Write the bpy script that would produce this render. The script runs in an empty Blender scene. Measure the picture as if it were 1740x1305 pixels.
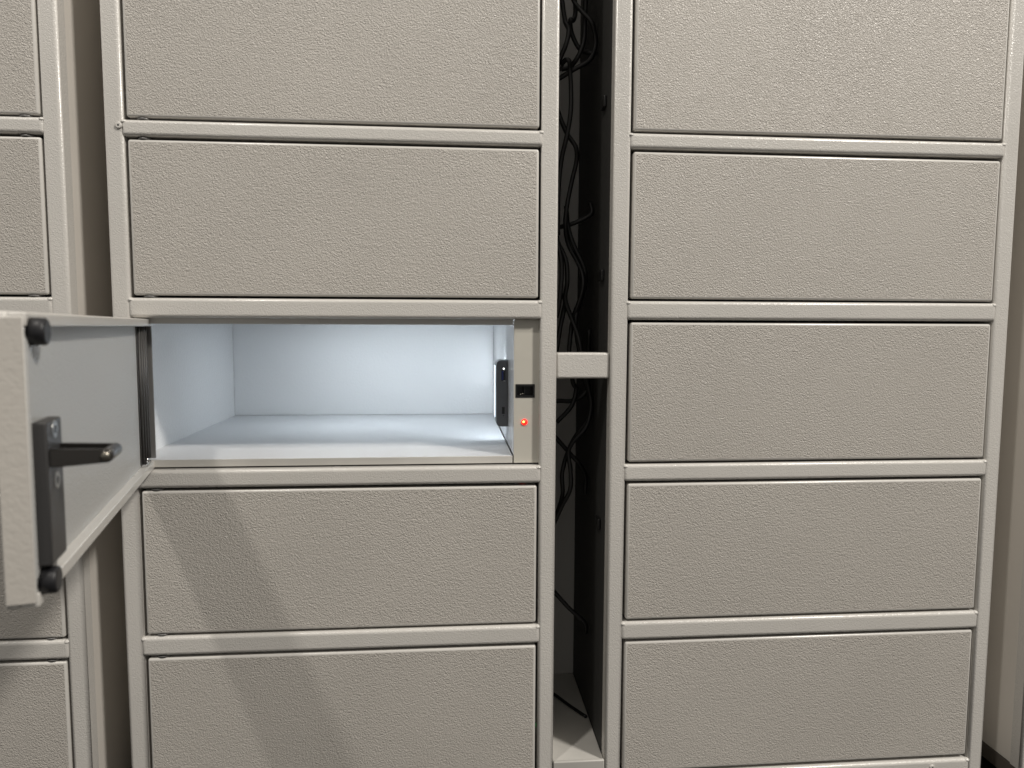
import bpy, bmesh, math, random
from mathutils import Vector, Matrix

# ------------------------------------------------------------------ units
U = 0.93                 # the camera stands 0.93 m in front of the locker fronts
ZB = 0.735               # floor lies this far below the lens (in camera-distance units)
def W(x, y, z):          # survey units -> metres
    return Vector((x*U, y*U, (z+ZB)*U))

sc = bpy.context.scene
col = sc.collection

# ------------------------------------------------------------------ camera
cam_d = bpy.data.cameras.new('camera')
cam = bpy.data.objects.new('camera', cam_d)
col.objects.link(cam)
_r = Vector((0.9962891, -0.0859779, 0.0039784))
_d = Vector((-0.0032531, -0.0838052, -0.9964768))
_f = Vector((0.0860084, 0.9927661, -0.0837739))
m = Matrix((_r, -_d, -_f)).transposed().to_4x4()
m.translation = W(0, 0, 0)
cam.matrix_world = m
cam_d.sensor_width = 36
cam_d.lens = 25.548
cam_d.clip_start = 0.02
cam_d.clip_end = 100
cam_d.dof.use_dof = True
cam_d.dof.focus_distance = 0.96
cam_d.dof.aperture_fstop = 6.0
sc.camera = cam
sc.cycles.caustics_reflective = False
sc.cycles.caustics_refractive = False
sc.cycles.sample_clamp_indirect = 4.0

# ------------------------------------------------------------------ world and lamps
world = bpy.data.worlds.new('World')
sc.world = world
world.use_nodes = True
bg = world.node_tree.nodes['Background']
bg.inputs['Color'].default_value = (1.0, 0.96, 0.90, 1)
bg.inputs['Strength'].default_value = 0.31

def ceiling_lamp(name, loc, power, colour, radius):
    l = bpy.data.lights.new(name, 'POINT')
    l.energy = power
    l.color = colour
    l.shadow_soft_size = radius
    o = bpy.data.objects.new(name, l)
    col.objects.link(o)
    o.location = loc
    return o
WARM = (1.0, 0.945, 0.87)
ceiling_lamp('ceiling_lamp', W(-1.25, -0.55, 2.95), 135, WARM, 0.075)
ceiling_lamp('ceiling_lamp', W(3.0, -1.6, 3.8), 850, WARM, 0.28)

vs = sc.view_settings
vs.view_transform = 'Standard'
vs.look = 'None'
vs.exposure = 0.0
vs.gamma = 1.0
vs.use_curve_mapping = False

# ------------------------------------------------------------------ materials
def mat(name, base, rough=0.5, metal=0.0, coat=0.0, spec=0.5):
    mt = bpy.data.materials.new(name)
    mt.use_nodes = True
    b = mt.node_tree.nodes['Principled BSDF']
    b.inputs['Base Color'].default_value = (*base, 1)
    b.inputs['Roughness'].default_value = rough
    b.inputs['Metallic'].default_value = metal
    b.inputs['Coat Weight'].default_value = coat
    b.inputs['Specular IOR Level'].default_value = spec
    return mt, mt.node_tree, b

def textured_paint(name, base, rough, cell, height, dirt=0.05, detail=1.5, coat=0.0):
    """powder coat: wrinkled relief of the given cell size (metres), faint blotches and dust"""
    mt, nt, b = mat(name, base, rough, coat=coat)
    b.inputs['Coat Roughness'].default_value = 0.18
    N, L = nt.nodes.new, nt.links.new
    tc = N('ShaderNodeTexCoord')
    oi = N('ShaderNodeObjectInfo')
    add = N('ShaderNodeVectorMath'); add.operation = 'ADD'
    L(tc.outputs['Object'], add.inputs[0])
    sc_ = N('ShaderNodeVectorMath'); sc_.operation = 'SCALE'
    comb = N('ShaderNodeCombineXYZ')
    for i in range(3):
        L(oi.outputs['Random'], comb.inputs[i])
    L(comb.outputs[0], sc_.inputs[0]); sc_.inputs['Scale'].default_value = 7.3
    L(sc_.outputs[0], add.inputs[1])
    n1 = N('ShaderNodeTexNoise'); n1.inputs['Scale'].default_value = 1.0/cell
    n1.inputs['Detail'].default_value = detail; n1.inputs['Roughness'].default_value = 0.45
    n1.inputs['Distortion'].default_value = 0.9
    L(add.outputs[0], n1.inputs['Vector'])
    src = n1.outputs['Fac']
    # the relief is deeper in some places than in others
    n3 = N('ShaderNodeTexNoise'); n3.inputs['Scale'].default_value = 9.0; n3.inputs['Detail'].default_value = 2
    L(add.outputs[0], n3.inputs['Vector'])
    mr = N('ShaderNodeMapRange'); mr.inputs['From Min'].default_value = 0.3; mr.inputs['From Max'].default_value = 0.7
    mr.inputs['To Min'].default_value = 0.86; mr.inputs['To Max'].default_value = 1.0
    L(n3.outputs['Fac'], mr.inputs['Value'])
    bp = N('ShaderNodeBump'); bp.inputs['Distance'].default_value = height
    L(mr.outputs[0], bp.inputs['Strength'])
    L(src, bp.inputs['Height'])
    L(bp.outputs['Normal'], b.inputs['Normal'])
    # colour: slight large mottling
    n2 = N('ShaderNodeTexNoise'); n2.inputs['Scale'].default_value = 5.0; n2.inputs['Detail'].default_value = 4
    L(add.outputs[0], n2.inputs['Vector'])
    rp = N('ShaderNodeValToRGB')
    rp.color_ramp.elements[0].position = 0.3; rp.color_ramp.elements[1].position = 0.75
    rp.color_ramp.elements[0].color = (*[c*(1-dirt) for c in base], 1)
    rp.color_ramp.elements[1].color = (*[min(1, c*(1+dirt*0.5)) for c in base], 1)
    L(n2.outputs['Fac'], rp.inputs['Fac'])
    tone = N('ShaderNodeMapRange'); tone.inputs['To Min'].default_value = 0.965; tone.inputs['To Max'].default_value = 1.02
    L(oi.outputs['Random'], tone.inputs['Value'])
    tv = N('ShaderNodeVectorMath'); tv.operation = 'SCALE'
    L(rp.outputs['Color'], tv.inputs[0]); L(tone.outputs[0], tv.inputs['Scale'])
    L(tv.outputs[0], b.inputs['Base Color'])
    rr = N('ShaderNodeMapRange'); rr.inputs['To Min'].default_value = rough-0.05; rr.inputs['To Max'].default_value = rough+0.08
    L(n2.outputs['Fac'], rr.inputs['Value']); L(rr.outputs[0], b.inputs['Roughness'])
    return mt

PAINT = (0.62, 0.60, 0.565)
M = {}
M['door_face'] = textured_paint('door_leather_paint', (0.515, 0.487, 0.447), 0.32, 0.0019, 0.0015, detail=0.8)
M['fold'] = textured_paint('fold_paint', (0.53, 0.503, 0.462), 0.36, 0.0045, 0.0003, detail=0.8)
M['frame'] = textured_paint('frame_paint', PAINT, 0.25, 0.0017, 0.00050, dirt=0.06, detail=0.5, coat=0.5)
M['edge'] = textured_paint('smooth_paint', PAINT, 0.28, 0.004, 0.00012, coat=0.35)
M['side'] = textured_paint('side_paint', (0.66, 0.625, 0.575), 0.42, 0.0016, 0.00010, dirt=0.08)  # paler than the frame paint: light for the shaded gaps put into colour
M['inside'] = textured_paint('inside_white_paint', (0.76, 0.77, 0.78), 0.20, 0.0036, 0.00045, dirt=0.015)
M['inside_floor'] = textured_paint('inside_floor_paint', (0.58, 0.59, 0.605), 0.42, 0.005, 0.0002, dirt=0.03)
M['door_inside'] = textured_paint('door_inside_paint', (0.44, 0.44, 0.43), 0.34, 0.0022, 0.00045, dirt=0.04)
M['strike'] = textured_paint('strike_plate_paint', (0.56, 0.54, 0.48), 0.35, 0.03, 0.0002, dirt=0.14, detail=5)
M['lock'] = textured_paint('lock_cast_metal', (0.040, 0.039, 0.039), 0.42, 0.0012, 0.0001)
M['hook'] = mat('dark_steel', (0.085, 0.080, 0.075), 0.25, 0.85)[0]
M['brass'] = mat('worn_brass_steel', (0.30, 0.28, 0.24), 0.26, 1.0)[0]
M['chrome'] = mat('chrome', (0.62, 0.62, 0.62), 0.14, 1.0)[0]
M['screw'] = mat('screw_steel', (0.42, 0.42, 0.41), 0.3, 1.0)[0]
M['rubber'] = mat('black_rubber', (0.012, 0.012, 0.014), 0.45)[0]
M['black'] = mat('black_plastic', (0.006, 0.006, 0.006), 0.45)[0]
M['cable'] = mat('black_cable_sheath', (0.006, 0.006, 0.0065), 0.5)[0]
M['hub'] = textured_paint('hub_dark_grey', (0.12, 0.124, 0.132), 0.42, 0.0008, 0.00006)
M['usb_blue'] = mat('usb_blue_tongue', (0.01, 0.025, 0.16), 0.4)[0]
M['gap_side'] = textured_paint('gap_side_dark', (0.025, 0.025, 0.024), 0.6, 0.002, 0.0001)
M['backing'] = textured_paint('gap_back_panel', (0.62, 0.612, 0.595), 0.6, 0.002, 0.0001)
M['plinth'] = textured_paint('plinth_brown_grey', (0.115, 0.10, 0.085), 0.55, 0.002, 0.0001)
M['floor'] = textured_paint('dark_floor', (0.02, 0.019, 0.018), 0.5, 0.004, 0.0002)
M['hinge_dark'] = mat('hinge_dark_metal', (0.05, 0.048, 0.046), 0.5, 0.3)[0]
M['hinge_grey'] = mat('hinge_zinc', (0.20, 0.195, 0.19), 0.38, 0.5)[0]
M['tray'] = textured_paint('tray_paint', (0.58, 0.565, 0.53), 0.42, 0.003, 0.0001, dirt=0.25, detail=4)
def emit(name, c, s):
    mt, nt, b = mat(name, c, 0.4)
    b.inputs['Emission Color'].default_value = (*c, 1)
    b.inputs['Emission Strength'].default_value = s
    return mt
M['led_white'] = emit('led_panel_cool_white', (0.84, 0.93, 1.0), 1.5)
M['fill_strip'] = emit('fill_strip_cool_white', (0.86, 0.94, 1.0), 40)
M['rear_fill'] = emit('rear_fill_cool_white', (0.84, 0.93, 1.0), 75)
M['led_red'] = emit('indicator_red', (1.0, 0.02, 0.012), 1.6)
M['led_dim'] = emit('indicator_red_dim', (0.6, 0.01, 0.008), 0.12)
M['led_core'] = emit('indicator_core', (1.0, 0.55, 0.10), 5)
M['led_green'] = emit('indicator_green', (0.02, 0.35, 0.07), 0.2)
M['led_dot'] = emit('hub_status_dot', (1.0, 1.0, 1.0), 3)

# ------------------------------------------------------------------ mesh helpers
def new_bm():
    return bmesh.new()

def add_box(bm, x0, x1, y0, y1, z0, z1, r=0.0, seg=3, mi=0, front_mi=None, front_only=False):
    """box with rounded edges; front_mi = material slot for the big face towards -Y"""
    b = bmesh.new()
    vs_ = [b.verts.new((x, y, z)) for x in (x0, x1) for y in (y0, y1) for z in (z0, z1)]
    for q in ((0,1,3,2), (4,6,7,5), (0,4,5,1), (2,3,7,6), (0,2,6,4), (1,5,7,3)):
        b.faces.new([vs_[i] for i in q])
    bmesh.ops.recalc_face_normals(b, faces=b.faces)
    big = min(x1-x0, y1-y0, z1-z0)
    if r > 0:
        r = min(r, big*0.49)
        ge = [e for e in b.edges if not front_only or all(abs(v.co.y-y0) < 1e-7 for v in e.verts)]
        bmesh.ops.bevel(b, geom=ge, offset=r, segments=seg, profile=0.5, affect='EDGES')
    b.normal_update()
    for f in b.faces:
        f.material_index = mi
        n = f.normal
        flat = max(abs(n.x), abs(n.y), abs(n.z)) > 0.9999
        f.smooth = not flat
        if front_mi is not None and n.y < -0.9999:
            f.material_index = front_mi
    _merge(bm, b)

def _merge(bm, b):
    me = bpy.data.meshes.new('tmp'); b.to_mesh(me); b.free()
    bm.from_mesh(me); bpy.data.meshes.remove(me)

def add_cyl(bm, c0, c1, r0, r1=None, n=20, bevel=0.0, mi=0):
    if r1 is None: r1 = r0
    c0 = Vector(c0); c1 = Vector(c1)
    ax = (c1-c0).normalized()
    up = Vector((0,0,1)) if abs(ax.z) < 0.9 else Vector((1,0,0))
    u = ax.cross(up).normalized(); v = ax.cross(u)
    L_ = (c1-c0).length
    prof = [(0, r0), (L_-bevel, r1), (L_-bevel*0.3, r1-bevel*0.3), (L_, r1-bevel)] if bevel > 0 else [(0, r0), (L_, r1)]
    rings = []
    for t, rr in prof:
        rings.append([bm.verts.new(c0+ax*t+(u*math.cos(2*math.pi*i/n)+v*math.sin(2*math.pi*i/n))*rr) for i in range(n)])
    for a, b_ in zip(rings, rings[1:]):
        for i in range(n):
            f = bm.faces.new((a[i], a[(i+1) % n], b_[(i+1) % n], b_[i])); f.smooth = True; f.material_index = mi
    f = bm.faces.new(rings[0][::-1]); f.material_index = mi
    f = bm.faces.new(rings[-1]); f.material_index = mi

def add_dome(bm, c, ax, r, h, n=20, rings=5, mi=0):
    c = Vector(c); ax = Vector(ax).normalized()
    up = Vector((0,0,1)) if abs(ax.z) < 0.9 else Vector((1,0,0))
    u = ax.cross(up).normalized(); v = ax.cross(u)
    prev = None
    for k in range(rings):
        a = (math.pi/2)*k/rings
        ring = [bm.verts.new(c+ax*(h*math.sin(a))+(u*math.cos(2*math.pi*i/n)+v*math.sin(2*math.pi*i/n))*(r*math.cos(a))) for i in range(n)]
        if prev:
            for i in range(n):
                f = bm.faces.new((prev[i], prev[(i+1) % n], ring[(i+1) % n], ring[i])); f.smooth = True; f.material_index = mi
        prev = ring
    top = bm.verts.new(c+ax*h)
    for i in range(n):
        f = bm.faces.new((prev[i], prev[(i+1) % n], top)); f.smooth = True; f.material_index = mi

def add_tube(bm, pts, r, n=10, sub=6, mi=0):
    """smooth tube through the points (Catmull-Rom)"""
    P = [Vector(p) for p in pts]
    P = [P[0]*2-P[1]] + P + [P[-1]*2-P[-2]]
    S = []
    for i in range(1, len(P)-2):
        for k in range(sub):
            t = k/sub
            a, b_, c, d = P[i-1], P[i], P[i+1], P[i+2]
            S.append(0.5*((2*b_)+(c-a)*t+(2*a-5*b_+4*c-d)*t*t+(3*b_-a-3*c+d)*t**3))
    S.append(P[-2])
    nrm = None; rings = []
    for i, p in enumerate(S):
        t = (S[min(i+1, len(S)-1)]-S[max(i-1, 0)]).normalized()
        if nrm is None:
            nrm = t.cross(Vector((0,1,0.3))).normalized()
        nrm = (nrm-t*nrm.dot(t)).normalized()
        bn = t.cross(nrm)
        rings.append([bm.verts.new(p+(nrm*math.cos(2*math.pi*k/n)+bn*math.sin(2*math.pi*k/n))*r) for k in range(n)])
    for a, b_ in zip(rings, rings[1:]):
        for k in range(n):
            f = bm.faces.new((a[k], a[(k+1) % n], b_[(k+1) % n], b_[k])); f.smooth = True; f.material_index = mi
    bm.faces.new(rings[0][::-1]); bm.faces.new(rings[-1])

def obj(name, bm, mats, parent=None, loc=(0,0,0)):
    if not isinstance(mats, (list, tuple)): mats = [mats]
    bmesh.ops.recalc_face_normals(bm, faces=bm.faces)
    me = bpy.data.meshes.new(name); bm.to_mesh(me); bm.free()
    for k in mats: me.materials.append(M[k])
    o = bpy.data.objects.new(name, me); col.objects.link(o)
    o.location = loc
    if parent: o.parent = parent
    return o

def share(o, parent, loc=(0,0,0)):
    c = o.copy(); col.objects.link(c); c.parent = parent; c.location = loc
    return c

def thing(name, label, cat, loc, group=None):
    o = bpy.data.objects.new(name, None); col.objects.link(o)
    o.empty_display_size = 0.05
    o.location = loc; o['label'] = label; o['category'] = cat
    if group: o['group'] = group
    return o

def tag(o, label, cat, group=None):
    o['label'] = label; o['category'] = cat
    if group: o['group'] = group
    return o

def box(name, mats, parent, x0, x1, y0, y1, z0, z1, r=0.001, seg=2, loc=(0,0,0), front_mi=None):
    bm = new_bm(); add_box(bm, x0, x1, y0, y1, z0, z1, r, seg, front_mi=front_mi)
    return obj(name, bm, mats, parent, loc)

# ------------------------------------------------------------------ setting
def plain_sheet(name, mats, x0, x1, y0, y1, z0, z1):
    o = box(name, mats, None, x0, x1, y0, y1, z0, z1, 0)
    o['kind'] = 'structure'
    return o
plain_sheet('floor', 'floor', -4, 4, -3, 4, -0.02, 0.0)
plain_sheet('wall', 'backing', -4, 4, 1.60*U, 1.66*U, 0.004, 2.2)

# ------------------------------------------------------------------ locker columns
# local frame of a column: x from its left edge, y = 0 at the frame front (positive = into the cabinet), z from the floor
CW = 0.5906*U                                  # column width
ST = 0.0235*U                                  # stile width
DX0, DX1 = 0.0276*U, 0.5641*U                  # door left and right edge
ROWS = [(0.694, 0.4965), (0.4645, 0.2629), (0.2350, 0.0344), (0.0013, -0.1964), (-0.2279, -0.4275), (-0.4612, -0.6595)]
ROWS = [((a+ZB)*U, (b+ZB)*U) for a, b in ROWS]  # door top and bottom heights
BASE = (-0.690+ZB)*U
TOP = (0.735+ZB)*U
DEPTH = 0.545*U
DT = 0.021*U                                    # door thickness
rnd = random.Random(4)
door_mesh = {}
frame_mesh = {}

def cached(key, maker):
    if key not in frame_mesh:
        frame_mesh[key] = maker()
        return frame_mesh[key], True
    return frame_mesh[key], False

def part(key, name, root, loc, maker, mats):
    """first use builds the mesh, later uses share it"""
    if key in frame_mesh:
        o = share(frame_mesh[key], root, loc)
    else:
        bm = new_bm(); maker(bm)
        o = obj(name, bm, mats, root, loc)
        frame_mesh[key] = o
    return o

def rail_mesh(bm, h):
    w = CW-2*ST+0.0044
    add_box(bm, 0, w, 0, 0.024, 0, h, 0.0046, 5)
    if h < 0.03:        # painted-over weld beads at the upper corners
        for x in (0.0030, w-0.0030):
            add_dome(bm, (x, 0.0030, h-0.0022), (0, -0.35, 1), 0.0038, 0.0024, n=14)

def locker_column(label, x_left, hinge, open_row=None, dark_side=None):
    root = thing('locker_cabinet', label, 'locker', W(x_left, 1.0, -ZB), 'locker columns standing side by side')
    for xs in (0, CW-ST):
        part('stile', 'stile', root, (xs, 0, 0), lambda bm: add_box(bm, 0, ST, 0, 0.0200, BASE, TOP, 0.0042, 5, front_only=True), 'frame')
    # rails lie between the doors, a hair proud of the stiles
    zs = [(TOP-0.001, ROWS[0][0]+0.0035)]
    zs += [(ROWS[i][1]-0.0030, ROWS[i+1][0]+0.0034) for i in range(len(ROWS)-1)]
    zs += [(ROWS[-1][1]-0.0045, BASE-0.001)]
    for i, (zt, zb_) in enumerate(zs):
        h = zt-zb_
        part(('rail', round(h, 4)), 'rail', root, (ST-0.0022, -0.0006, zb_),
             lambda bm: rail_mesh(bm, h), 'frame')
        if 0 < i < len(zs)-1 and i not in ((open_row, open_row+1) if open_row is not None else ()):
            part('shelf', 'shelf', root, (ST, 0.0245, zb_+h/2-0.004), lambda bm: add_box(bm, 0, CW-2*ST, 0, DEPTH-0.03, 0, 0.008, 0), 'inside')
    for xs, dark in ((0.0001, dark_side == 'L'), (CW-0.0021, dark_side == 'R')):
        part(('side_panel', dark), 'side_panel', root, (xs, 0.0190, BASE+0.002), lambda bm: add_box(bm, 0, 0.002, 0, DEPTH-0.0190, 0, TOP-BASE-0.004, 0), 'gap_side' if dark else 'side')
    part('back_panel', 'back_panel', root, (0.003, DEPTH-0.001, BASE+0.003), lambda bm: add_box(bm, 0, CW-0.006, 0, 0.002, 0, TOP-BASE-0.006, 0), 'side')
    part('top_panel', 'top_panel', root, (0.003, 0.0262, TOP-0.004), lambda bm: add_box(bm, 0, CW-0.006, 0, DEPTH-0.03, 0, 0.002, 0), 'side')
    part('base_plinth', 'base_plinth', root, (0.0015, 0.0015, BASE-0.024), lambda bm: add_box(bm, 0, CW-0.003, 0, DEPTH-0.003, 0, 0.0235, 0.001, 1), 'plinth')
    for i, (zt, zb_) in enumerate(ROWS):
        if i == open_row: continue
        h = zt-zb_; w = DX1-DX0
        d = part(('door', i), 'door', root, (DX0, 0.0010+rnd.uniform(-0.0007, 0.0009), zb_),
                 lambda bm: add_box(bm, 0, w, 0, DT, 0, h, 0.0032, 4, mi=1, front_mi=0), ['door_face', 'edge'])
        d.rotation_euler = (rnd.uniform(-.0015, .0015), rnd.uniform(-.0011, .0011), rnd.uniform(-.0012, .0012))
        # pivot washers in the slots above and below the hinge end
        if hinge:
            px = 0.018 if hinge == 'L' else w-0.018
            for zz in (-0.0026, h+0.0002):
                part('pivot', 'hinge_pivot', d, (px, 0.009, zz), lambda bm: add_cyl(bm, (0,0,0), (0,0,0.0024), 0.0088, n=24, bevel=0.0008), 'hinge_grey')
    return root

left = locker_column('locker column with side panel in view beside the swung-out door', -0.4935-0.5906, 'R')
mid = locker_column('locker column with one lit white compartment standing open', -0.4415, 'L', open_row=3)
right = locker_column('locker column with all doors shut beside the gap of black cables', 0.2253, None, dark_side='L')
far = locker_column('locker column showing mostly its bare left side panel and dark plinth', 0.8800, None)

# screw heads on the frames
def screw(parent, x, z, r, mats='edge'):
    bm = new_bm()
    add_cyl(bm, (x, 0.0, z), (x, -0.0022, z), r, r*0.92, n=20, bevel=0.0009)
    o = obj('screw', bm, mats, parent)
    bm = new_bm(); add_cyl(bm, (x, -0.0015, z), (x, -0.00235, z), r*0.30, n=6)
    obj('socket', bm, 'lock', o)
screw(mid, (-0.4226+0.4415)*U, (0.2514+ZB)*U, 0.0042)
screw(right, (0.7337-0.2253)*U, (-0.6746+ZB)*U, 0.0042)

# ------------------------------------------------------------------ the open compartment (parts of the middle column)
def L(x, y, z):      # survey point -> middle column's local frame
    return Vector(((x+0.4415)*U, (y-1.0)*U, (z+ZB)*U))
def lbox(name, mats, parent, x0, x1, y0, y1, z0, z1, r=0.0006, seg=2):
    a = L(x0, y0, z0); b = L(x1, y1, z1)
    return box(name, mats, parent, a.x, b.x, a.y, b.y, a.z, b.z, r, seg)
XR = 0.0900; XL = -0.4290; YB = 1.492; ZF = -0.1874; ZC = 0.0085
comp = lbox('compartment_back', 'inside', mid, XL, XR, YB, YB+0.002, ZF, ZC)
lbox('compartment_side', 'inside', mid, XL-0.002, XL, 1.030, YB, ZF-0.001, ZC, 0.0003)
lbox('compartment_side', 'inside', mid, XR, XR+0.002, 1.0135, YB, ZF+0.0010, ZC, 0.0003)
lbox('compartment_ceiling', 'inside', mid, XL, XR, 1.0165, YB, ZC, ZC+0.002, 0.0003)
fl = lbox('compartment_floor', 'inside_floor', mid, XL+0.0003, XR-0.0010, 1.0135, YB-0.0003, ZF-0.002, ZF, 0.0006)
lbox('floor_lip', 'tray', fl, XL+0.012, XR-0.0012, 1.0118, 1.0134, -0.1975, ZF, 0.0004)
lbox('top_lip', 'edge', mid, XL+0.012, XR-0.0005, 1.0150, 1.0164, -0.0030, 0.0120, 0.0004)

fill_ = lbox('fill_strip', 'edge', mid, XL+0.14, XR-0.05, 1.330, 1.346, ZC-0.0040, ZC-0.0002, 0.0004)  # added strip, out of view, evens out the compartment light
lbox('emitter_panel', 'fill_strip', fill_, XL+0.145, XR-0.055, 1.332, 1.344, ZC-0.0050, ZC-0.0041, 0.0002)

# strike plate with the latch slot
def plate_with_hole(bm, x0, x1, z0, z1, hx0, hx1, hz0, hz1, y0, y1):
    X = (x0, hx0, hx1, x1); Z = (z0, hz0, hz1, z1)
    for y, flip in ((y0, False), (y1, True)):
        g = [[bm.verts.new((X[i], y, Z[j])) for j in range(4)] for i in range(4)]
        for i in range(3):
            for j in range(3):
                if i == 1 and j == 1: continue
                q = (g[i][j], g[i+1][j], g[i+1][j+1], g[i][j+1])
                bm.faces.new(q if not flip else q[::-1])
        if not flip: front = g
        else:
            for path in ([(0,0),(3,0),(3,3),(0,3)], [(1,1),(1,2),(2,2),(2,1)]):
                for k in range(4):
                    a, b_ = path[k], path[(k+1) % 4]
                    bm.faces.new((front[a[0]][a[1]], g[a[0]][a[1]], g[b_[0]][b_[1]], front[b_[0]][b_[1]]))
a = L(XR+0.0004, 1.0110, -0.1972); b = L(0.1258, 1.0128, 0.0045)
h0 = L(0.0930, 1.0, -0.1040); h1 = L(0.1192, 1.0, -0.0860)
bm = new_bm(); plate_with_hole(bm, a.x, b.x, a.z, b.z, h0.x, h1.x, h0.z, h1.z, a.y, b.y)
strike = obj('strike_plate', bm, 'strike', mid)
# black latch socket behind and in the slot
bm = new_bm()
fr = 0.0016
plate_with_hole(bm, h0.x-0.0004, h1.x+0.0004, h0.z-0.0004, h1.z+0.0004, h0.x+0.0018, h1.x-0.0020, h0.z+0.0022, h1.z-0.0024, a.y-0.0006, a.y+0.010)
add_box(bm, h0.x, h1.x, a.y+0.0101, a.y+0.012, h0.z, h1.z, 0)
add_box(bm, h0.x+0.011, h0.x+0.0125, a.y+0.0020, a.y+0.0100, h0.z+0.0023, h1.z-0.0025, 0.0002, 1)
obj('latch_socket', bm, 'black', strike)
bm = new_bm(); add_box(bm, h0.x+0.0055, h0.x+0.0105, a.y+0.0032, a.y+0.0040, h0.z+0.0034, h0.z+0.0046, 0.0002, 1)
obj('latch_pin', bm, 'brass', strike)
c = L(0.1054, 1.0110, -0.1392)
bm = new_bm(); add_dome(bm, (c.x, c.y-0.0001, c.z), (0,-1,0), 0.0042, 0.0026)
led = obj('indicator_light', bm, 'led_red', strike); led['label'] = 'glowing red indicator light'
bm = new_bm(); add_dome(bm, (c.x-0.0012, c.y-0.0022, c.z+0.0006), (0,-1,0), 0.0015, 0.0007, n=12)
obj('light_core', bm, 'led_core', led)

# charging hub on the right wall with its light panel
hx0, hx1, hy0, hy1, hz0, hz1 = 0.0722, 0.0898, 1.110, 1.148, -0.1597, -0.0574
a = L(hx0, hy0, hz0); b = L(hx1, hy1, hz1)
bm = new_bm()
pr = []; rc = 0.0062
for (cx_, cz_, a0) in ((a.x+rc, b.z-rc, 90), (a.x+rc, a.z+rc, 180)):
    for k in range(7):
        t = math.radians(a0+90*k/6)
        pr.append((cx_+rc*math.cos(t), cz_+rc*math.sin(t)))
pr = [(b.x, b.z)] + pr + [(b.x, a.z)]
f0 = [bm.verts.new((x, a.y, z)) for x, z in pr]; f1 = [bm.verts.new((x, b.y, z)) for x, z in pr]
bm.faces.new(f0); bm.faces.new(f1[::-1])
for k in range(len(pr)):
    bm.faces.new((f0[k], f1[k], f1[(k+1) % len(pr)], f0[(k+1) % len(pr)]))
bmesh.ops.recalc_face_normals(bm, faces=bm.faces)
edges = [e for e in bm.edges if all(abs(v.co.y-a.y) < 1e-6 for v in e.verts)]
bmesh.ops.bevel(bm, geom=edges, offset=0.0006, segments=2, affect='EDGES')
hub = obj('usb_hub', bm, 'hub', mid); hub['label'] = 'dark grey charging hub with glowing inner side'
z0, z1 = L(0, 0, -0.1480).z, L(0, 0, -0.0665).z
bm = new_bm(); add_box(bm, a.x-0.0012, a.x-0.0001, a.y+0.024, b.y-0.001, z0, z1, 0.0003, 1)
obj('emitter_panel', bm, 'led_white', hub)
bm = new_bm(); add_box(bm, a.x+0.0012, b.x-0.0030, b.y+0.0001, b.y+0.0010, z0, z1, 0.0003, 1)  # emitter added on the hub's unseen rear face to light the back wall
obj('emitter_panel', bm, 'rear_fill', hub)
def port(zc, hw, hh, kind):
    cx_ = L(0.0828, 0, 0).x; zc = L(0, 0, zc).z; y = a.y
    bm = new_bm(); plate_with_hole(bm, cx_-hw-0.0005, cx_+hw+0.0005, zc-hh-0.0005, zc+hh+0.0005, cx_-hw, cx_+hw, zc-hh, zc+hh, y-0.0002, y+0.0012)
    s = obj('usb_port', bm, 'black', hub)
    bm = new_bm(); add_box(bm, cx_-hw*0.98, cx_+hw*0.98, y-0.00010, y-0.00004, zc-hh, zc+hh, 0)
    obj('port_opening', bm, 'black', s)
    if kind == 'A':
        bm = new_bm(); add_box(bm, cx_-hw*0.95, cx_-hw*0.05, y-0.0003, y-0.00012, zc-hh*0.92, zc+hh*0.92, 0)
        obj('port_tongue', bm, 'usb_blue', s)
        for sgn in (-1, 1):
            bm = new_bm(); add_box(bm, cx_+0.0002, cx_+0.0020, y-0.00035, y-0.00015, zc+sgn*(hh+0.0006)-0.0005, zc+sgn*(hh+0.0006)+0.0005, 0)
            obj('port_tab', bm, 'chrome', s)
port(-0.0806, 0.0026, 0.0070, 'A')
port(-0.1345, 0.0015, 0.0045, 'C')
for zz, k, rr in ((-0.0700, 'led_dot', 0.0011), (-0.1425, 'black', 0.0007)):
    p_ = L(0.0833, 0, zz)
    bm = new_bm(); add_cyl(bm, (p_.x, a.y+0.0002, p_.z), (p_.x, a.y-0.0003, p_.z), rr, n=12)
    obj('status_light' if k == 'led_dot' else 'pinhole', bm, k, hub)

# indicator lights of the shut compartments below, glimpsed through the door slots
p_ = L(0.1262, 1.018, -0.590)
bm = new_bm(); add_dome(bm, p_, (-1, 0, 0), 0.0035, 0.0012, n=14); obj('indicator_light', bm, 'led_green', mid)
p_ = L(0.105, 1.032, -0.2255)
bm = new_bm(); add_dome(bm, p_, (0, -1, 0), 0.0040, 0.0020, n=14); obj('indicator_light', bm, 'led_dim', mid)

# ------------------------------------------------------------------ the open door
HA, HB = 0.0120*U, 0.0200*U                    # pivot behind the door's hinge end
zt, zb_ = ROWS[3]
zb_ = (-0.1992+ZB)*U; DH = 0.2030*U; DW = DX1-DX0
piv = Vector((DX0+HA, HB, zb_))
x0, x1 = -HA, DW-HA
y0, y1 = -HB, DT-HB
LEDGE = 0.0098*U; LIP = 0.0105*U; FLANGE = 0.050*U
bm = new_bm()
add_box(bm, x0, x1, y0, y1-LEDGE, 0, DH, 0.0032, 4, mi=1, front_mi=0)
door = obj('open_door', bm, ['door_face', 'edge'], mid, piv)
door['label'] = 'open door with lock, hook and two black bumpers on its inner side'
door.rotation_euler = (0, -math.radians(0.32), -math.radians(76.7))
def dbox(name, mats, parent, *a, r=0.0008, seg=2):
    bm = new_bm(); add_box(bm, *a, r, seg); return obj(name, bm, mats, parent)
ye = y1-LEDGE-0.0015
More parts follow.
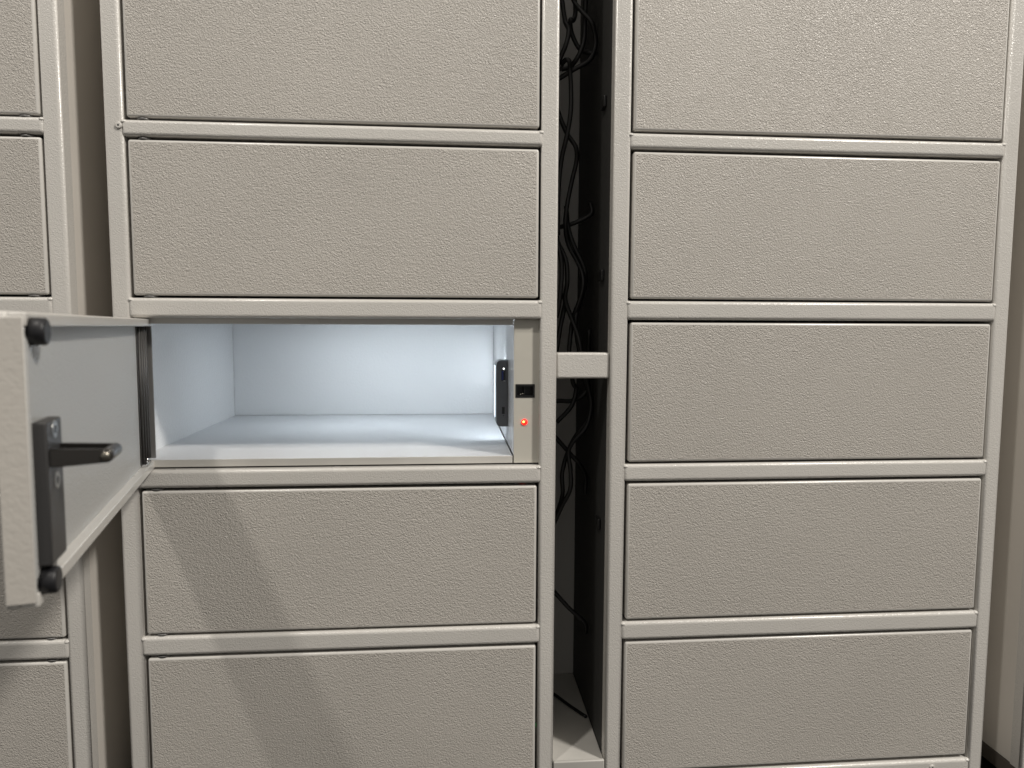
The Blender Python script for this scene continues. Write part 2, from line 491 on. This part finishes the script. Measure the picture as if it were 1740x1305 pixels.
# rim of the pan
dbox('rim', 'edge', door, x0+0.0006, x1-0.0006, ye, y1, DH-LIP, DH-0.0006, r=0.0014, seg=3)
dbox('rim', 'edge', door, x0+0.0006, x1-0.0006, ye, y1, 0.0006, LIP, r=0.0010, seg=3)
dbox('rim', 'hinge_grey', door, x0+0.0009, x0+0.0035, ye+0.0001, y1-0.0002, LIP-0.001, DH-LIP+0.001, r=0.0008)
bm = new_bm(); add_box(bm, x1-FLANGE, x1-0.0008, ye, y1-0.0004, LIP-0.0005, DH-LIP+0.0005, 0.0022, 3)
obj('end_flange', bm, 'door_inside', door)
# free end: the textured outer sheet is folded round it
bm = new_bm(); add_box(bm, -(DT/2-0.0012), DT/2-0.0012, 0, 0.0012, 0, DH-0.007, 0.0008, 2, mi=1, front_mi=0)
endcap = obj('edge_fold', bm, ['fold', 'edge'], door, (x1+0.0011, (y0+y1)/2, 0.0035))
endcap.rotation_euler = (0, 0, math.radians(90))
dbox('inner_panel', 'door_inside', door, x0+0.0036, x1-FLANGE+0.002, y1-LEDGE-0.0004, y1-LEDGE+0.0006, LIP-0.0008, DH-LIP+0.0008, r=0.0003, seg=1)
# hinge gear near the pivot end
yp = y1-LEDGE+0.0006
bm = new_bm()
add_box(bm, x0+0.006, x0+0.066, yp, yp+0.0012, LIP+0.003, DH-LIP, 0.0004, 1)
h_ = obj('hinge_leaf', bm, 'hinge_dark', door)
for xx, rr, k in ((0.016, 0.0022, 'hinge_dark'), (0.030, 0.0022, 'hinge_dark'), (0.045, 0.0020, 'hinge_dark'), (0.060, 0.0018, 'hinge_dark')):
    bm = new_bm(); add_cyl(bm, (x0+xx, yp+0.0012+rr*0.6, LIP+0.004), (x0+xx, yp+0.0012+rr*0.6, DH-LIP-0.0003), rr, n=14)
    obj('hinge_rod', bm, k, h_)
bm = new_bm()
add_box(bm, x0+0.030, x0+0.062, yp, yp+0.007, LIP+0.0001, LIP+0.0035, 0.0008, 2)
add_cyl(bm, (x0+0.046, yp+0.0045, LIP+0.003), (x0+0.046, yp+0.0045, LIP+0.0085), 0.0034, 0.0028, n=8, bevel=0.0008)
obj('hinge_foot', bm, 'chrome', h_)
# rubber bumpers
yl = y1-0.0004
for zc in ((-0.0100+0.1992)*U, (-0.1832+0.1992)*U):
    bm = new_bm(); add_cyl(bm, (x1-0.0100, yl-0.0005, zc), (x1-0.0100, yl+0.0096, zc), 0.0091, 0.0087, n=28, bevel=0.0014)
    obj('rubber_bumper', bm, 'rubber', door)
# lock body
lz0, lz1 = (-0.1715+0.1992)*U, (-0.0715+0.1992)*U
lx0, lx1 = x1-0.0370, x1-0.0025
bm = new_bm(); add_box(bm, lx0, lx1, yl-0.0003, yl+0.0082, lz0, lz1, 0.0014, 3)
lock = obj('lock_body', bm, 'lock', door); lock['label'] = 'dark grey lock body on the open door'
xc = (lx0+lx1)/2
hz = (-0.0970+0.1992)*U
for zz in (hz+0.0172, hz-0.0165):
    bm = new_bm(); add_cyl(bm, (xc, yl+0.0081, zz), (xc, yl+0.0088, zz), 0.0058, n=24, bevel=0.0004)
    s = obj('lock_screw', bm, 'screw', lock)
    bm = new_bm(); add_cyl(bm, (xc, yl+0.0085, zz), (xc, yl+0.00895, zz), 0.0030, n=6)
    obj('socket', bm, 'black', s)
# latch hook: two tapered prongs joined at the tip
def prong(bm, xa, xb, y_a, y_b, ha, hb):
    vs_ = []
    for y, h in ((y_a, ha), (y_b, hb)):
        for x in (xa, xb):
            for s in (-1, 1):
                vs_.append(bm.verts.new((x, y, hz+s*h)))
    fs = [bm.faces.new([vs_[i] for i in q]) for q in ((0,1,3,2), (4,6,7,5), (0,4,5,1), (2,3,7,6), (0,2,6,4), (1,5,7,3))]
b1 = bmesh.new(); prong(b1, xc+0.0110, xc+0.0150, yl+0.0079, yl+0.0405, 0.0062, 0.0044)
prong(b1, xc-0.0140, xc-0.0105, yl+0.0079, yl+0.0405, 0.0062, 0.0044)
bmesh.ops.recalc_face_normals(b1, faces=b1.faces)
bmesh.ops.bevel(b1, geom=list(b1.edges), offset=0.0009, segments=2, affect='EDGES')
for f in b1.faces: f.smooth = False
hook = obj('latch_hook', b1, 'hook', lock)
bm = new_bm(); add_cyl(bm, (xc-0.0143, yl+0.0405, hz), (xc+0.0154, yl+0.0405, hz), 0.0044, n=24, bevel=0.0008)
tip = obj('hook_tip', bm, 'hook', hook)
bm = new_bm(); add_dome(bm, (xc+0.0153, yl+0.0403, hz), (1, 0, 0), 0.0030, 0.0016, n=20)
obj('rivet', bm, 'brass', hook)

# ------------------------------------------------------------------ gap between the middle and right columns
bm = new_bm(); p0 = W(0.1494, 1.006, -0.0776); p1 = W(0.2250, 1.030, -0.0412)
add_box(bm, p0.x, p1.x, p0.y, p1.y, p0.z, p1.z, 0.0030, 4)
tag(obj('connecting_bar', bm, 'frame'), 'short painted bar bridging the dark gap in front of cables', 'bar')
bm = new_bm()
p0 = W(0.1496, 1.000, -0.650); p1 = W(0.2248, 1.270, -0.640)
add_box(bm, p0.x, p1.x, p0.y, p1.y, p0.z, p1.z, 0.0015, 3)
tray = thing('cable_tray', 'pale dusty tray closing the bottom of the cable gap', 'tray', (p0.x, p0.y, p0.z))
o = obj('tray_floor', bm, 'tray', tray); o.location = -Vector((p0.x, p0.y, p0.z))
bm = new_bm(); a = W(0.1496, 0.9990, -0.675); b = W(0.2248, 1.0045, -0.6375)
add_box(bm, a.x, b.x, a.y, b.y, a.z, b.z, 0.0016, 3)
o = obj('front_lip', bm, 'tray', tray); o.location = -Vector((p0.x, p0.y, p0.z))
bm = new_bm(); a = W(0.1496, 1.271, -0.69); b = W(0.2248, 1.275, 0.73)
add_box(bm, a.x, b.x, a.y, b.y, a.z, b.z, 0)
tag(obj('gap_panel', bm, 'backing'), 'plain dark grey panel behind the hanging cables', 'panel')

CABLES = [
    (1.1, [(0.164, 0.4891), (0.1722, 0.4471), (0.1768, 0.4297), (0.1726, 0.4086), (0.1649, 0.3907), (0.1546, 0.3719)]),
    (1.13, [(0.189, 0.5033), (0.193, 0.4736), (0.1887, 0.4563), (0.1833, 0.4544), (0.1871, 0.4391), (0.2, 0.4171), (0.2191, 0.4074), (0.2205, 0.4128)]),
    (1.115, [(0.1821, 0.4965), (0.1885, 0.4799), (0.1994, 0.4626), (0.2129, 0.447), (0.2205, 0.4295), (0.2205, 0.4133), (0.211, 0.3924), (0.1896, 0.3797), (0.1657, 0.367), (0.1535, 0.3597)]),
    (1.12, [(0.2061, 0.4996), (0.2057, 0.4564), (0.2034, 0.4256), (0.1956, 0.4013), (0.1841, 0.3864), (0.1708, 0.3825)]),
    (1.105, [(0.1658, 0.3764), (0.1684, 0.3841), (0.1728, 0.3885), (0.1781, 0.3862), (0.1809, 0.3761), (0.1829, 0.3515), (0.1815, 0.3148), (0.1765, 0.2803), (0.1689, 0.2405), (0.165, 0.1874), (0.1637, 0.1323)]),
    (1.125, [(0.1584, 0.3458), (0.1676, 0.32), (0.1797, 0.288), (0.1927, 0.2673), (0.1956, 0.248), (0.1887, 0.216), (0.1808, 0.1804), (0.1784, 0.15), (0.1851, 0.1215), (0.203, 0.0865), (0.207, 0.0612), (0.2018, 0.0339), (0.1937, 0.0083), (0.1885, -0.0201), (0.1861, -0.0559), (0.1939, -0.0929), (0.1997, -0.105), (0.1906, -0.1301), (0.1675, -0.1551)]),
    (1.14, [(0.1623, 0.1472), (0.1734, 0.1501), (0.1928, 0.1549), (0.2205, 0.169), (0.2205, 0.1877)]),
    (1.11, [(0.1579, 0.1504), (0.1663, 0.1232), (0.1775, 0.0958), (0.1796, 0.0629), (0.1781, 0.036), (0.1903, 0.0028), (0.1989, -0.0252), (0.2067, -0.0643), (0.2184, -0.1092), (0.2205, -0.1313), (0.2116, -0.1599), (0.1924, -0.1838), (0.1861, -0.2014), (0.1882, -0.2275), (0.1876, -0.2574), (0.1758, -0.2873), (0.1621, -0.3191)]),
    (1.14, [(0.16, -0.1316), (0.1713, -0.1242), (0.1931, -0.1233), (0.2138, -0.1121), (0.2205, -0.0914), (0.2205, -0.0661), (0.2205, -0.01)]),
    (1.15, [(0.1618, -0.1728), (0.1714, -0.1844), (0.1928, -0.2087), (0.2084, -0.2262), (0.2205, -0.2487), (0.2205, -0.2765)]),
    (1.13, [(0.1807, 0.1803), (0.1847, 0.1508), (0.1924, 0.1221), (0.2095, 0.0852), (0.2126, 0.0615), (0.2046, 0.0304), (0.1965, 0.001), (0.2036, -0.0469), (0.2135, -0.0878), (0.2205, -0.114), (0.2205, -0.1449), (0.1977, -0.1815), (0.1866, -0.2097), (0.1784, -0.24), (0.1787, -0.2705), (0.1724, -0.301), (0.1631, -0.3296)]),
    (1.13, [(0.1563, -0.4165), (0.1688, -0.4344), (0.1931, -0.4606), (0.2165, -0.482), (0.2205, -0.5032)]),
    (1.1, [(0.1588, 0.1925), (0.1629, 0.1317), (0.1696, 0.0878), (0.1674, 0.0436), (0.1632, 0.008)]),
    (1.12, [(0.1741, 0.0444), (0.1797, 0.0309), (0.1718, -0.0054), (0.1648, -0.0465)]),
]

LAB = ['thin black cable curving in close beside the topmost tangle',
       'black cable hooking over then sagging to the right cabinet above the tangle',
       'wide black cable loop, the broadest one of the top tangle',
       'black cable falling straight into the top tangle beside the loop',
       'black cable coiled once at the knot then hanging down',
       'long wavy black cable hanging down and behind the connecting bar',
       'black cable rising from the bundle to the right cabinet above the bar',
       'long black cable weaving down past the bar on its front side',
       'black cable arching sideways just under the connecting bar',
       'black cable crossing down to the right cabinet below the bar',
       'doubled black cable running beside the long wavy one',
       'lone black cable sagging across the gap near the bottom',
       'short black cable pressed to the middle cabinet above the bar',
       'short black cable slanting down to the middle cabinet above the bar']
for (y, pts), lab in zip(CABLES, LAB):
    bm = new_bm()
    P = [W(x, y+0.006*math.sin(i*1.7), z) for i, (x, z) in enumerate(pts)]
    add_tube(bm, P, 0.0033, n=10, sub=6)
    tag(obj('cable', bm, 'cable'), lab, 'cable', 'black cables hanging in the gap')
bm = new_bm()
add_tube(bm, [W(0.156, 1.215, -0.6362), W(0.175, 1.195, -0.6362), W(0.199, 1.150, -0.6362), W(0.2195, 1.115, -0.6362)], 0.0024)
tag(obj('cable', bm, 'cable'), 'thin black cable lying on the dusty tray', 'cable')
# cable clips along the right column's side
LC = ['a little under the top tangle', 'above the connecting bar', 'below the crossing cable']
for z, s in zip((0.316, 0.07, -0.30), LC):
    bm = new_bm(); a = W(0.2205, 1.050, z-0.008); b = W(0.2252, 1.075, z+0.008)
    add_box(bm, a.x, b.x, a.y, b.y, a.z, b.z, 0.0012, 2)
    c_ = obj('cable_clip', bm, 'black'); tag(c_, 'small black clip on the right cabinet side, '+s, 'clip', 'black clips on the cabinet side')
